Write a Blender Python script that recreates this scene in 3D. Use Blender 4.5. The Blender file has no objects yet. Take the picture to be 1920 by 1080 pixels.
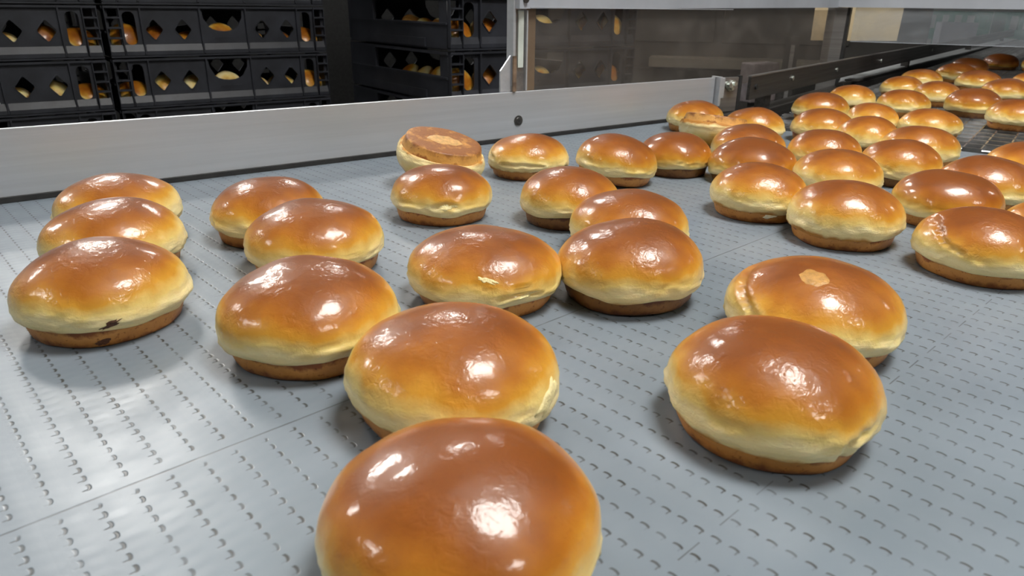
import bpy, bmesh, math, random
from mathutils import Vector, Matrix, noise
random.seed(7)
S = bpy.context.scene
COL = S.collection
R = math.radians

# ------------------------------------------------------------------ camera
cam_d = bpy.data.cameras.new('camera')
cam = bpy.data.objects.new('camera', cam_d)
COL.objects.link(cam)
S.camera = cam
cam_d.sensor_width = 36.0
cam_d.lens = 1331.45 / 1920 * 36
cam_d.clip_start = 0.02
cam_d.clip_end = 60
_p, _r = 0.379694, 0.0133967
_F = Vector((0, math.cos(_p), -math.sin(_p)))
_U = Vector((0, math.sin(_p), math.cos(_p)))
_X = Vector((1, 0, 0))
_c, _s = math.cos(_r), math.sin(_r)
_Rt = _c * _X + _s * _U
_Up = -_s * _X + _c * _U
_m = Matrix((_Rt, _Up, -_F)).transposed().to_4x4()
_m.translation = (0, 0, 0.195792)
cam.matrix_world = _m
cam_d.dof.use_dof = True
cam_d.dof.focus_distance = 0.62
cam_d.dof.aperture_fstop = 19.0

# ------------------------------------------------------------------ world and view
W = bpy.data.worlds.new('world')
S.world = W
W.use_nodes = True
W.node_tree.nodes['Background'].inputs[0].default_value = (0.75, 0.85, 1.0, 1)
W.node_tree.nodes['Background'].inputs[1].default_value = 0.25
S.view_settings.view_transform = 'Standard'
S.view_settings.look = 'None'
S.view_settings.exposure = 0.12
S.view_settings.gamma = 1.0
S.view_settings.use_curve_mapping = False

# lamp panels of the room: x, y, size x, size y, rotation, strength
LAMP_Z = 2.2
LAMPS = [
    (0.76, 0.42, 0.76, 0.76, 12, 34.0),
    (-2.0, 3.1, 0.60, 0.60, 35, 44.0),
    (-3.4, 5.4, 1.20, 0.60, 35, 60.0),
    (-4.3, 2.3, 0.60, 0.60, 35, 45.0),
    (-0.5, 4.3, 0.60, 0.30, 0, 45.0),
    (0.6, 6.6, 0.60, 0.60, 0, 34.0),
    (-3.5, -0.9, 0.60, 0.60, 0, 30.0),
    (4.5, 2.3, 0.60, 0.30, 0, 16.0),
    (2.0, -1.4, 0.60, 0.60, 0, 26.0),
]


# ------------------------------------------------------------------ node helpers
def mat(name):
    m = bpy.data.materials.new(name)
    m.use_nodes = True
    nt = m.node_tree
    for n in list(nt.nodes):
        nt.nodes.remove(n)
    out = nt.nodes.new('ShaderNodeOutputMaterial')
    b = nt.nodes.new('ShaderNodeBsdfPrincipled')
    nt.links.new(b.outputs[0], out.inputs[0])
    return m, nt, b


def N(nt, kind, **kw):
    n = nt.nodes.new(kind)
    for k, v in kw.items():
        setattr(n, k, v)
    return n


def ramp(nt, fac, stops, interp='LINEAR'):
    r = N(nt, 'ShaderNodeValToRGB')
    r.color_ramp.interpolation = interp
    e = r.color_ramp.elements
    while len(e) < len(stops):
        e.new(0.5)
    for el, (p, c) in zip(e, stops):
        el.position = p
        el.color = (c[0], c[1], c[2], 1) if len(c) == 3 else c
    nt.links.new(fac, r.inputs[0])
    return r.outputs[0]


def g(v):
    return (v, v, v)


def math_n(nt, op, a, b=None, clamp=False):
    n = N(nt, 'ShaderNodeMath', operation=op)
    n.use_clamp = clamp
    for i, x in enumerate((a, b)):
        if x is None:
            continue
        if isinstance(x, (int, float)):
            n.inputs[i].default_value = x
        else:
            nt.links.new(x, n.inputs[i])
    return n.outputs[0]


def noise_n(nt, vec, scale, detail=3.0, rough=0.5, dist=0.0):
    n = N(nt, 'ShaderNodeTexNoise')
    n.inputs['Scale'].default_value = scale
    n.inputs['Detail'].default_value = detail
    n.inputs['Roughness'].default_value = rough
    n.inputs['Distortion'].default_value = dist
    if vec is not None:
        nt.links.new(vec, n.inputs['Vector'])
    return n.outputs['Fac']


def objco(nt):
    return N(nt, 'ShaderNodeTexCoord').outputs['Object']


def scaled(nt, vec, s):
    m = N(nt, 'ShaderNodeMapping')
    m.inputs['Scale'].default_value = s
    nt.links.new(vec, m.inputs[0])
    return m.outputs[0]


def mix_col(nt, fac, a, b, blend='MIX'):
    n = N(nt, 'ShaderNodeMix', data_type='RGBA', blend_type=blend)
    for i, x in ((0, fac), (6, a), (7, b)):
        if isinstance(x, (int, float)):
            n.inputs[i].default_value = x
        elif isinstance(x, tuple):
            n.inputs[i].default_value = (x[0], x[1], x[2], 1)
        else:
            nt.links.new(x, n.inputs[i])
    return n.outputs[2]


def bump(nt, h, strength, dist, normal=None):
    n = N(nt, 'ShaderNodeBump')
    n.inputs['Strength'].default_value = strength
    n.inputs['Distance'].default_value = dist
    nt.links.new(h, n.inputs['Height'])
    if normal is not None:
        nt.links.new(normal, n.inputs['Normal'])
    return n.outputs[0]


def simple(name, col, rough=0.5, metal=0.0, var=0.0, vscale=8.0, bmp=0.0, bscale=60.0, stretch=None, spec=0.5):
    m, nt, b = mat(name)
    co = objco(nt)
    if stretch:
        co = scaled(nt, co, stretch)
    b.inputs['Roughness'].default_value = rough
    b.inputs['Metallic'].default_value = metal
    b.inputs['Specular IOR Level'].default_value = spec
    if var > 0:
        f = noise_n(nt, co, vscale, 4, 0.6)
        lo = tuple(c * (1 - var) for c in col)
        hi = tuple(min(1, c * (1 + var)) for c in col)
        nt.links.new(ramp(nt, f, [(0.3, lo), (0.7, hi)]), b.inputs['Base Color'])
    else:
        b.inputs['Base Color'].default_value = (*col, 1)
    if bmp > 0:
        nt.links.new(bump(nt, noise_n(nt, co, bscale, 4, 0.6), bmp, 0.002), b.inputs['Normal'])
    return m


# ------------------------------------------------------------------ materials
def make_crown(name, shift, relief=0.55):
    m, nt, b = mat(name)
    co = objco(nt)
    info = N(nt, 'ShaderNodeObjectInfo')
    sep = N(nt, 'ShaderNodeSeparateXYZ')
    nt.links.new(co, sep.inputs[0])
    t = math_n(nt, 'MULTIPLY', sep.outputs[2], 1 / 0.049)
    n1 = noise_n(nt, co, 28, 2, 0.5)
    n2 = noise_n(nt, co, 110, 4, 0.65)
    n3 = noise_n(nt, scaled(nt, co, (1, 1, 3)), 420, 3, 0.6)
    t = math_n(nt, 'ADD', t, math_n(nt, 'MULTIPLY', math_n(nt, 'SUBTRACT', n1, 0.5), 0.42))
    t = math_n(nt, 'ADD', t, math_n(nt, 'MULTIPLY', math_n(nt, 'SUBTRACT', n2, 0.5), 0.08))
    rnd = math_n(nt, 'MULTIPLY', math_n(nt, 'SUBTRACT', info.outputs['Random'], 0.5), 0.10)
    t = math_n(nt, 'ADD', t, rnd)
    t = math_n(nt, 'ADD', t, shift)
    c = ramp(nt, t, [(0.20, (0.50, 0.22, 0.04)), (0.26, (0.86, 0.69, 0.33)), (0.40, (0.93, 0.78, 0.41)),
                     (0.53, (0.84, 0.62, 0.20)), (0.65, (0.64, 0.31, 0.030)), (0.78, (0.43, 0.150, 0.011)),
                     (0.92, (0.28, 0.080, 0.006)), (1.0, (0.21, 0.057, 0.006))])
    sp = ramp(nt, n3, [(0.30, (0.93, 0.90, 0.84)), (0.42, (1, 1, 1))])
    c = mix_col(nt, 1.0, c, sp, 'MULTIPLY')
    nt.links.new(c, b.inputs['Base Color'])
    # egg wash gloss on the upper part only, dull dough below
    gl = ramp(nt, t, [(0.25, g(0.0)), (0.55, g(1.0))])
    nt.links.new(ramp(nt, t, [(0.25, g(0.6)), (0.5, g(0.42))]), b.inputs['Roughness'])
    nt.links.new(math_n(nt, 'MULTIPLY', gl, 0.6), b.inputs['Coat Weight'])
    rr = noise_n(nt, co, 90, 3, 0.6)
    nt.links.new(ramp(nt, rr, [(0.35, g(0.05)), (0.7, g(0.15))]), b.inputs['Coat Roughness'])
    b.inputs['Coat IOR'].default_value = 1.45
    b.inputs['Specular IOR Level'].default_value = 0.35
    b.inputs['Subsurface Weight'].default_value = 0.12
    b.inputs['Subsurface Radius'].default_value = (0.006, 0.003, 0.001)
    b.inputs['Subsurface Scale'].default_value = 0.6
    h1 = noise_n(nt, co, 230, 3, 0.55, 0.6)
    h2 = noise_n(nt, co, 800, 2, 0.5)
    wr = noise_n(nt, scaled(nt, co, (1, 1, 3.5)), 120, 4, 0.7, 1.2)
    wmask = ramp(nt, t, [(0.30, g(0.8)), (0.55, g(0.04))])
    patch = ramp(nt, noise_n(nt, co, 45, 2), [(0.42, g(0.15)), (0.62, g(1.0))])
    hh = math_n(nt, 'ADD', math_n(nt, 'MULTIPLY', math_n(nt, 'MULTIPLY', h1, patch), 0.55),
                math_n(nt, 'MULTIPLY', math_n(nt, 'MULTIPLY', wr, wmask), 1.6))
    hh = math_n(nt, 'ADD', hh, math_n(nt, 'MULTIPLY', h2, 0.02))
    nb = bump(nt, hh, relief, 0.0018)
    nt.links.new(nb, b.inputs['Normal'])
    nt.links.new(nb, b.inputs['Coat Normal'])
    return m


M_CROWN = make_crown('glazed bun crust', 0.02)
M_CROWN_DARK = make_crown('darker glazed bun crust', 0.17, 0.25)
M_CROWN_SMOOTH = make_crown('smooth glazed bun crust', 0.03, 0.34)
M_CROWN_PALE = make_crown('paler glazed bun crust', -0.07)
M_CROWN_YELLOW = make_crown('pale yellow bun crust', -0.30)
M_CROWN_SHADED = make_crown('glazed bun crust with painted hood shade', 0.34)  # darker crust paints the hood's shade onto the dark far buns


def make_base(name, dark, tint=(1, 1, 1)):
    m, nt, b = mat(name)
    co = objco(nt)
    sep = N(nt, 'ShaderNodeSeparateXYZ')
    nt.links.new(co, sep.inputs[0])
    z = math_n(nt, 'MULTIPLY', sep.outputs[2], 1 / 0.0128)
    n1 = noise_n(nt, co, 60, 4, 0.65)
    n2 = noise_n(nt, co, 330, 3, 0.6)
    t = math_n(nt, 'ADD', z, math_n(nt, 'MULTIPLY', math_n(nt, 'SUBTRACT', n1, 0.5), 1.5))
    c = ramp(nt, t, [(0.0, (0.20, 0.066, 0.016)), (0.35, (0.50, 0.225, 0.05)), (0.8, (0.60, 0.295, 0.075)), (1.0, (0.27, 0.08, 0.015))])
    c = mix_col(nt, 1.0, c, (dark * tint[0], dark * 0.93 * tint[1], dark * 0.85 * tint[2]), 'MULTIPLY')
    sp = ramp(nt, n2, [(0.30, (0.55, 0.42, 0.35)), (0.40, (1, 1, 1))])
    c = mix_col(nt, 1.0, c, sp, 'MULTIPLY')
    nt.links.new(c, b.inputs['Base Color'])
    b.inputs['Roughness'].default_value = 0.5
    nt.links.new(bump(nt, n2, 0.3, 0.001), b.inputs['Normal'])
    return m


M_BASE = make_base('baked bun bottom', 1.0)
M_BASE_LIGHT = make_base('light baked bun bottom', 1.35, (1.0, 1.18, 1.35))
M_BASE_DARK = make_base('dark baked bun bottom', 0.42)


def make_belt():
    m, nt, b = mat('grey modular belt plastic')
    co = objco(nt)
    sep = N(nt, 'ShaderNodeSeparateXYZ')
    nt.links.new(co, sep.inputs[0])
    u, v = sep.outputs[0], sep.outputs[1]
    PU, PV = 0.01455, 0.0080
    # slits: rows across the belt every PU, one finger gap every PV
    uu = math_n(nt, 'DIVIDE', math_n(nt, 'ADD', u, 40 * PU - 0.2000 + PU / 2), PU)
    fu = math_n(nt, 'SUBTRACT', math_n(nt, 'FRACT', uu), 0.5)          # -0.5..0.5
    row = math_n(nt, 'FLOOR', uu)
    fv = math_n(nt, 'FRACT', math_n(nt, 'DIVIDE', math_n(nt, 'ADD', v, 60 * PV), PV))

    def band(x, lo, hi, soft):
        a = N(nt, 'ShaderNodeMapRange', interpolation_type='SMOOTHSTEP')
        a.inputs['From Min'].default_value = lo - soft
        a.inputs['From Max'].default_value = lo + soft
        nt.links.new(x, a.inputs['Value'])
        c = N(nt, 'ShaderNodeMapRange', interpolation_type='SMOOTHSTEP')
        c.inputs['From Min'].default_value = hi - soft
        c.inputs['From Max'].default_value = hi + soft
        c.inputs['To Min'].default_value = 1
        c.inputs['To Max'].default_value = 0
        nt.links.new(x, c.inputs['Value'])
        return math_n(nt, 'MULTIPLY', a.outputs[0], c.outputs[0])
    # the long slit curves a little towards its ends
    bow = math_n(nt, 'MULTIPLY', math_n(nt, 'POWER', math_n(nt, 'ABSOLUTE', math_n(nt, 'SUBTRACT', fv, 0.55)), 2.0), -0.55)
    fu2 = math_n(nt, 'SUBTRACT', fu, bow)
    slit = math_n(nt, 'MULTIPLY', band(fu2, -0.045, 0.045, 0.03), band(fv, 0.22, 0.80, 0.05))
    tail = math_n(nt, 'MULTIPLY', band(fu, -0.22, 0.02, 0.04), band(fv, 0.26, 0.34, 0.04))
    odd = math_n(nt, 'MULTIPLY', math_n(nt, 'PINGPONG', row, 1.0), 1.0)
    tail = math_n(nt, 'MULTIPLY', tail, math_n(nt, 'ADD', math_n(nt, 'MULTIPLY', odd, 0.6), 0.25))
    marks = math_n(nt, 'MAXIMUM', slit, tail)
    # module joints: short cuts across every second strip, staggered
    mod = math_n(nt, 'FLOOR', math_n(nt, 'DIVIDE', uu, 2.0))
    wn = N(nt, 'ShaderNodeTexWhiteNoise', noise_dimensions='1D')
    nt.links.new(mod, wn.inputs['W'])
    seg = 0.1865
    fvs = math_n(nt, 'FRACT', math_n(nt, 'DIVIDE', math_n(nt, 'ADD', v, 20 * seg - 0.1115 + seg / 2), seg))
    sx = math_n(nt, 'MULTIPLY', math_n(nt, 'SUBTRACT', fvs, 0.5), seg)
    joint = math_n(nt, 'MULTIPLY', band(sx, -0.0003, 0.0003, 0.0003), math_n(nt, 'SUBTRACT', 1.0, odd))
    # fine lengthwise line and smooth band
    smooth = band(v, 0.2925, 0.3035, 0.0012)
    line = math_n(nt, 'MULTIPLY', band(v, 0.2972, 0.2982, 0.0004), 0.7)
    marks = math_n(nt, 'MULTIPLY', marks, math_n(nt, 'SUBTRACT', 1.0, smooth))
    marks = math_n(nt, 'MAXIMUM', marks, math_n(nt, 'MULTIPLY', joint, 0.75))
    marks = math_n(nt, 'MAXIMUM', marks, line)
    wear = noise_n(nt, co, 9, 4, 0.6)
    marks = math_n(nt, 'MULTIPLY', marks, ramp(nt, noise_n(nt, co, 60, 3), [(0.3, g(0.45)), (0.6, g(1.0))]))
    base = ramp(nt, wear, [(0.3, (0.168, 0.202, 0.236)), (0.7, (0.212, 0.247, 0.282))])
    smear = noise_n(nt, scaled(nt, co, (9, 45, 1)), 1.0, 4, 0.7)
    col = mix_col(nt, marks, base, (0.045, 0.046, 0.044))
    nt.links.new(col, b.inputs['Base Color'])
    rn = noise_n(nt, co, 35, 3, 0.6)
    nt.links.new(ramp(nt, rn, [(0.3, g(0.31)), (0.7, g(0.42))]), b.inputs['Roughness'])
    # surface relief: slits go down, modules cup slightly, little moulded dimples
    vor = N(nt, 'ShaderNodeTexVoronoi')
    vor.inputs['Scale'].default_value = 1
    vor.inputs['Randomness'].default_value = 0
    nt.links.new(scaled(nt, co, (1 / PU * 1.0, 1 / PV, 0)), vor.inputs['Vector'])
    dim = ramp(nt, vor.outputs['Distance'], [(0.1, g(1)), (0.45, g(0))])
    cup = math_n(nt, 'MULTIPLY', fu, fu)
    hgt = math_n(nt, 'SUBTRACT', math_n(nt, 'MULTIPLY', dim, 0.30), marks)
    hgt = math_n(nt, 'ADD', hgt, math_n(nt, 'MULTIPLY', cup, -0.5))
    hgt = math_n(nt, 'ADD', hgt, math_n(nt, 'MULTIPLY', noise_n(nt, co, 300, 3), 0.15))
    nt.links.new(bump(nt, hgt, 0.3, 0.0006), b.inputs['Normal'])
    return m


M_BELT = make_belt()


def make_alu(name, col, rough, streak=0.35, axis=0, metal=0.85):
    m, nt, b = mat(name)
    co = objco(nt)
    st = [1.5, 1.5, 1.5]
    for i in range(3):
        if i != axis:
            st[i] = 90
    s1 = noise_n(nt, scaled(nt, co, tuple(st)), 1.0, 5, 0.65)
    s2 = noise_n(nt, co, 3.5, 4, 0.6)
    lo = tuple(c * (1 - streak) for c in col)
    c = ramp(nt, s1, [(0.3, lo), (0.7, col)])
    c = mix_col(nt, ramp(nt, s2, [(0.45, g(0)), (0.8, g(0.25))]), c, (col[0] * 0.75, col[1] * 0.70, col[2] * 0.64))
    sc = noise_n(nt, scaled(nt, co, (40, 40, 160)), 1.0, 2, 0.9)
    c = mix_col(nt, ramp(nt, sc, [(0.74, g(0)), (0.78, g(0.7))]), c, (0.12, 0.12, 0.13))
    nt.links.new(c, b.inputs['Base Color'])
    b.inputs['Metallic'].default_value = metal
    nt.links.new(ramp(nt, s1, [(0.3, g(rough + 0.1)), (0.7, g(rough - 0.05))]), b.inputs['Roughness'])
    nt.links.new(bump(nt, s1, 0.15, 0.0004), b.inputs['Normal'])
    return m


M_ALU = make_alu('brushed aluminium', (0.60, 0.63, 0.67), 0.36, 0.15, 0, 0.5)
M_STEEL = make_alu('worn stainless steel', (0.42, 0.41, 0.40), 0.42, 0.45)
M_DARKSTEEL = make_alu('dark stained steel', (0.13, 0.125, 0.12), 0.45, 0.5)
M_ZINC = simple('zinc plated bolt', (0.62, 0.66, 0.62), 0.3, 0.9, 0.4, 90, 0.6, 200)
M_WIRE = simple('wire belt steel', (0.62, 0.63, 0.64), 0.25, 0.9, 0.4, 30)
M_BLACK = simple('black crate plastic', (0.026, 0.028, 0.036), 0.46, 0, 0.35, 12, 0.15, 90)
M_BLACKRUB = simple('black rubber', (0.02, 0.02, 0.02), 0.6, 0, 0.4, 60)
M_GREEN = simple('green crate plastic', (0.03, 0.14, 0.10), 0.45, 0, 0.2, 10)
M_CARD = simple('cardboard', (0.62, 0.50, 0.31), 0.85, 0, 0.08, 14, 0.2, 120)
M_MACH = simple('dark painted machine panel', (0.045, 0.042, 0.038), 0.55, 0.2, 0.35, 3)
M_MACH2 = simple('dull beige machine ledge', (0.17, 0.155, 0.125), 0.5, 0.2, 0.35, 5)
M_PAN = simple('dark slider pan', (0.012, 0.012, 0.013), 0.4, 0.5, 0.4, 10)
M_WALL = simple('painted wall', (0.50, 0.51, 0.50), 0.7, 0, 0.04, 2)
M_CEIL = simple('white ceiling panels', (0.48, 0.50, 0.53), 0.7, 0, 0.03, 2)
M_FLOOR = simple('grey sealed concrete', (0.20, 0.20, 0.19), 0.5, 0, 0.25, 2.5, 0.1, 30)
M_LETTER = simple('white print', (0.75, 0.75, 0.75), 0.6)
M_FLAKE = simple('pale dough flake', (0.80, 0.74, 0.55), 0.6, 0, 0.15, 300)
M_SPOT = simple('pale unglazed crust spot', (0.46, 0.235, 0.055), 0.42, 0, 0.3, 260, 0.3, 500)
M_TORN = simple('pale torn dough', (0.84, 0.72, 0.36), 0.55, 0, 0.12, 300, 0.5, 500)
M_RING = simple('light baked swirl', (0.62, 0.36, 0.13), 0.35, 0, 0.35, 160, 0.2, 300)
M_BURN = simple('burnt dough crack', (0.10, 0.035, 0.012), 0.6, 0, 0.5, 400, 0.6, 600)
M_TAPE = simple('brown stained edge tape', (0.23, 0.16, 0.11), 0.4, 0, 0.3, 20)
M_RUST = simple('rust stained steel edge', (0.22, 0.15, 0.10), 0.6, 0.3, 0.6, 60, 0.4, 200)
M_RAIL = simple('light grey steel rail', (0.58, 0.60, 0.61), 0.4, 0.1, 0.15, 8)
M_PALEPL = simple('greenish white plastic strip', (0.55, 0.60, 0.55), 0.4, 0, 0.2, 20)
M_GREYPL = simple('grey cover sheet', (0.42, 0.45, 0.50), 0.4, 0.1, 0.12, 6, 0.1, 30)


def make_clear(name, alpha, tint, haze):
    """clear plastic sheet: mostly see-through, with scuffs and a reflective skin"""
    m, nt, b = mat(name)
    co = objco(nt)
    out = [n for n in nt.nodes if n.type == 'OUTPUT_MATERIAL'][0]
    tr = N(nt, 'ShaderNodeBsdfTransparent')
    tr.inputs[0].default_value = (*tint, 1)
    b.inputs['Base Color'].default_value = (*haze, 1)
    b.inputs['Roughness'].default_value = 0.25
    mx = N(nt, 'ShaderNodeMixShader')
    scuff = noise_n(nt, scaled(nt, co, (7, 7, 12)), 1.0, 5, 0.7, 0.5)
    fine = noise_n(nt, co, 55, 3, 0.8)
    a = ramp(nt, scuff, [(0.45, g(alpha)), (0.8, g(min(1, alpha + 0.22)))])
    a2 = ramp(nt, fine, [(0.70, g(0)), (0.78, g(0.35))])
    a = math_n(nt, 'ADD', a, a2, True)
    nt.links.new(a, mx.inputs[0])
    nt.links.new(tr.outputs[0], mx.inputs[1])
    nt.links.new(b.outputs[0], mx.inputs[2])
    nt.links.new(mx.outputs[0], out.inputs[0])
    return m


M_CLEAR = make_clear('scuffed clear guard plastic', 0.13, (0.88, 0.85, 0.82), (0.26, 0.24, 0.22))
M_CLEAR2 = make_clear('hazy clear sheet', 0.14, (0.93, 0.94, 0.95), (0.50, 0.54, 0.58))


# ------------------------------------------------------------------ geometry helpers
def link(name, me, m=None, parent=None):
    o = bpy.data.objects.new(name, me)
    COL.objects.link(o)
    if m is not None and me is not None:
        me.materials.append(m)
    if parent is not None:
        o.parent = parent
    return o


def tag(o, label=None, cat=None, group=None, kind=None):
    if label:
        o['label'] = label
    if cat:
        o['category'] = cat
    if group:
        o['group'] = group
    if kind:
        o['kind'] = kind
    return o


def empty(name, loc=(0, 0, 0), rz=0.0, label=None, cat=None, group=None):
    o = bpy.data.objects.new(name, None)
    o.empty_display_size = 0.05
    COL.objects.link(o)
    o.location = loc
    o.rotation_euler = (0, 0, rz)
    return tag(o, label, cat, group)


def add_box(bm, x0, x1, y0, y1, z0, z1, M=None, bev=0.0):
    vs = [bm.verts.new(Vector((x, y, z)) if M is None else M @ Vector((x, y, z)))
          for z in (z0, z1) for y in (y0, y1) for x in (x0, x1)]
    fs = []
    for f in ((0, 2, 3, 1), (4, 5, 7, 6), (0, 1, 5, 4), (1, 3, 7, 5), (3, 2, 6, 7), (2, 0, 4, 6)):
        fs.append(bm.faces.new([vs[i] for i in f]))
    if bev > 0:
        es = list({e for f in fs for e in f.edges})
        bmesh.ops.bevel(bm, geom=es, offset=bev, segments=2, profile=0.5, affect='EDGES')
    return fs


def add_cyl(bm, p0, p1, r, seg=12, r2=None):
    p0, p1 = Vector(p0), Vector(p1)
    r2 = r if r2 is None else r2
    d = (p1 - p0).normalized()
    a = d.orthogonal().normalized()
    b = d.cross(a)
    A, B = [], []
    for i in range(seg):
        t = 2 * math.pi * i / seg
        o = a * math.cos(t) + b * math.sin(t)
        A.append(bm.verts.new(p0 + o * r))
        B.append(bm.verts.new(p1 + o * r2))
    for i in range(seg):
        j = (i + 1) % seg
        bm.faces.new((A[i], A[j], B[j], B[i]))
    bm.faces.new(list(reversed(A)))
    bm.faces.new(B)


def mesh(bm, name='mesh', smooth=False):
    bmesh.ops.recalc_face_normals(bm, faces=bm.faces)
    me = bpy.data.meshes.new(name)
    bm.to_mesh(me)
    bm.free()
    if smooth:
        for p in me.polygons:
            p.use_smooth = True
    return me


def boxes(name, lst, m, parent=None, bev=0.0, M=None):
    bm = bmesh.new()
    for b in lst:
        add_box(bm, *b, M=M, bev=bev)
    return link(name, mesh(bm, name), m, parent)


def prism(name, pts, z0, z1, m, parent=None):
    bm = bmesh.new()
    lo = [bm.verts.new((x, y, z0)) for x, y in pts]
    hi = [bm.verts.new((x, y, z1)) for x, y in pts]
    n = len(pts)
    bm.faces.new(list(reversed(lo)))
    bm.faces.new(hi)
    for i in range(n):
        j = (i + 1) % n
        bm.faces.new((lo[i], lo[j], hi[j], hi[i]))
    return link(name, mesh(bm, name), m, parent)


# ------------------------------------------------------------------ room
FZ = -0.95
CZ = 2.32
XL, XR, YF, YB = -7.0, 9.0, -4.5, 10.0


def struct(name, b, m):
    return tag(boxes(name, [b], m), kind='structure')


struct('floor', (XL, XR, YF, YB, FZ - 0.1, FZ), M_FLOOR)
struct('ceiling', (XL, XR, YF, YB, CZ, CZ + 0.1), M_CEIL)
struct('wall_left', (XL - 0.1, XL, YF, YB, FZ, CZ), M_WALL)
struct('wall_right', (XR, XR + 0.1, YF, YB, FZ, CZ), M_WALL)
struct('wall_back', (XL, XR, YB, YB + 0.1, FZ, CZ), M_WALL)
struct('wall_front', (XL, XR, YF - 0.1, YF, FZ, CZ), M_WALL)

LAMP_LABELS = [
    'square white lamp panel hung right above the conveyor belt',
    'square white lamp panel above the stacked black crates',
    'long white lamp panel on the ceiling behind the black crates',
    'long white lamp panel on the ceiling left of the black crates',
    'square white lamp panel on the ceiling behind the clear guard',
    'long white lamp panel on the ceiling over the dark machine',
    'long white lamp panel near the left wall',
    'square white lamp panel above the wire mesh belt',
    'long white lamp panel on the ceiling behind the viewer',
]
for (x, y, sx, sy, rz, st), lb in zip(LAMPS, LAMP_LABELS):
    e = empty('ceiling_light', (x, y, LAMP_Z), R(rz), lb, 'ceiling light', 'ceiling lamp panels')
    boxes('housing', [(-sx / 2 - .02, sx / 2 + .02, -sy / 2 - .02, sy / 2 + .02, 0.004, CZ - LAMP_Z)], M_CEIL, e)
    m, nt, b = mat('lamp diffuser %.1f' % st)
    b.inputs['Base Color'].default_value = (0.8, 0.8, 0.8, 1)
    b.inputs['Emission Color'].default_value = (1.0, 0.975, 0.93, 1)
    b.inputs['Emission Strength'].default_value = st
    boxes('diffuser', [(-sx / 2, sx / 2, -sy / 2, sy / 2, -0.012, 0.004)], m, e)

# ------------------------------------------------------------------ plastic belt and its frame
BA = R(43.1)


def to_belt(x, y):
    return (x * math.cos(BA) + y * math.sin(BA), -x * math.sin(BA) + y * math.cos(BA))


belt_pts = [(-1.42, 0.02), (-0.95, -0.60), (0.9, -0.75), (1.72, 0.24), (0.70, 1.045), (0.328, 1.352)]
tag(prism('conveyor_belt', [to_belt(*p) for p in belt_pts], -0.014, 0.0, M_BELT),
    'blue grey plastic modular belt with rows of small slits carrying the buns', 'conveyor belt').rotation_euler = (0, 0, BA)

fr = empty('belt_table', (0, 0, FZ), 0, 'steel table bed and legs under the grey plastic belt', 'conveyor table')
prism('bed', [(x * 0.97, y * 0.97 + 0.01) for x, y in belt_pts], 0.95 - 0.10, 0.95 - 0.016, M_STEEL, fr)
for lx, ly in ((-1.15, 0.0), (-0.8, -0.4), (0.8, -0.55), (1.3, 0.3), (0.3, 1.15)):
    boxes('leg', [(lx - .025, lx + .025, ly - .025, ly + .025, 0.0, 0.85)], M_STEEL, fr)

# ------------------------------------------------------------------ aluminium side barrier, local x along it
DA = math.atan2(0.60726, 0.79450)
dv = Vector((math.cos(DA), math.sin(DA), 0))
nv = Vector((-math.sin(DA), math.cos(DA), 0))
bo = nv * 0.8796
bar = empty('side_barrier', bo, DA, 'long brushed aluminium side rail running along the edge of the grey belt', 'side rail')
T0, T1 = -1.9, 1.150
bm = bmesh.new()
# channel profile (y away from belt, z up), drawn along x
prof = [(0.0, 0.006), (0.0, 0.0728), (0.0007, 0.0735), (0.0035, 0.0735), (0.0045, 0.0725), (0.0045, 0.0690), (0.0045, 0.006)]
# the rail drops a little towards its far end
for k, (t, hh) in enumerate(((T0, 1.06), (T1, 0.985))):
    ring = [bm.verts.new((t, y, 0.006 + (z - 0.006) * hh)) for y, z in prof]
    if k == 0:
        r0 = ring
for i in range(len(prof)):
    j = (i + 1) % len(prof)
    bm.faces.new((r0[i], ring[i], ring[j], r0[j]))
bm.faces.new(r0)
bm.faces.new(list(reversed(ring)))
link('rail_plate', mesh(bm), M_ALU, bar)
boxes('seal_strip', [(T0, T1, -0.0035, 0.006, 0.0004, 0.0058)], M_BLACKRUB, bar)
bm = bmesh.new()
add_cyl(bm, (0.680, 0, 0.030), (0.680, -0.0012, 0.030), 0.0078, 24)
add_cyl(bm, (0.680, -0.001, 0.030), (0.680, -0.0022, 0.030), 0.0055, 20, 0.0045)
sc_ = link('screw', mesh(bm), M_DARKSTEEL, bar)
bm = bmesh.new()
add_cyl(bm, (0.680, -0.0019, 0.030), (0.680, -0.0025, 0.030), 0.0022, 6)
link('socket', mesh(bm), M_BLACKRUB, sc_)
boxes('bearer', [(T0, T1, 0.006, 0.03, -0.06, 0.012)], M_STEEL, bar)

# bracket at the barrier's far end
br = empty('mounting_bracket', bo + dv * 1.152, DA - R(8), 'steel hinge bracket with zinc bolts at the end of the aluminium rail', 'bracket')
boxes('end_plate', [(0.0, 0.006, -0.012, 0.012, 0.02, 0.0745), (0.004, 0.013, -0.012, -0.006, 0.035, 0.0725)], M_ALU, br, 0.0008)
boxes('hinge_plate', [(0.012, 0.056, -0.004, 0.002, 0.008, 0.0720)], M_STEEL, br, 0.0008)
for bx, bz, rr in ((0.028, 0.058, 0.0062), (0.041, 0.060, 0.0055), (0.034, 0.052, 0.005)):
    bm = bmesh.new()
    add_cyl(bm, (bx, -0.004, bz), (bx, -0.0075, bz), rr * 1.15, 16)
    add_cyl(bm, (bx, -0.0075, bz), (bx, -0.013, bz), rr * 0.75, 6)
    link('bolt', mesh(bm), M_ZINC, br)
bm = bmesh.new()
add_cyl(bm, (0.062, 0.0, 0.010), (0.062, 0.0, 0.0745), 0.0055, 16)
link('hinge_pin', mesh(bm), M_BLACKRUB, br)

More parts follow.
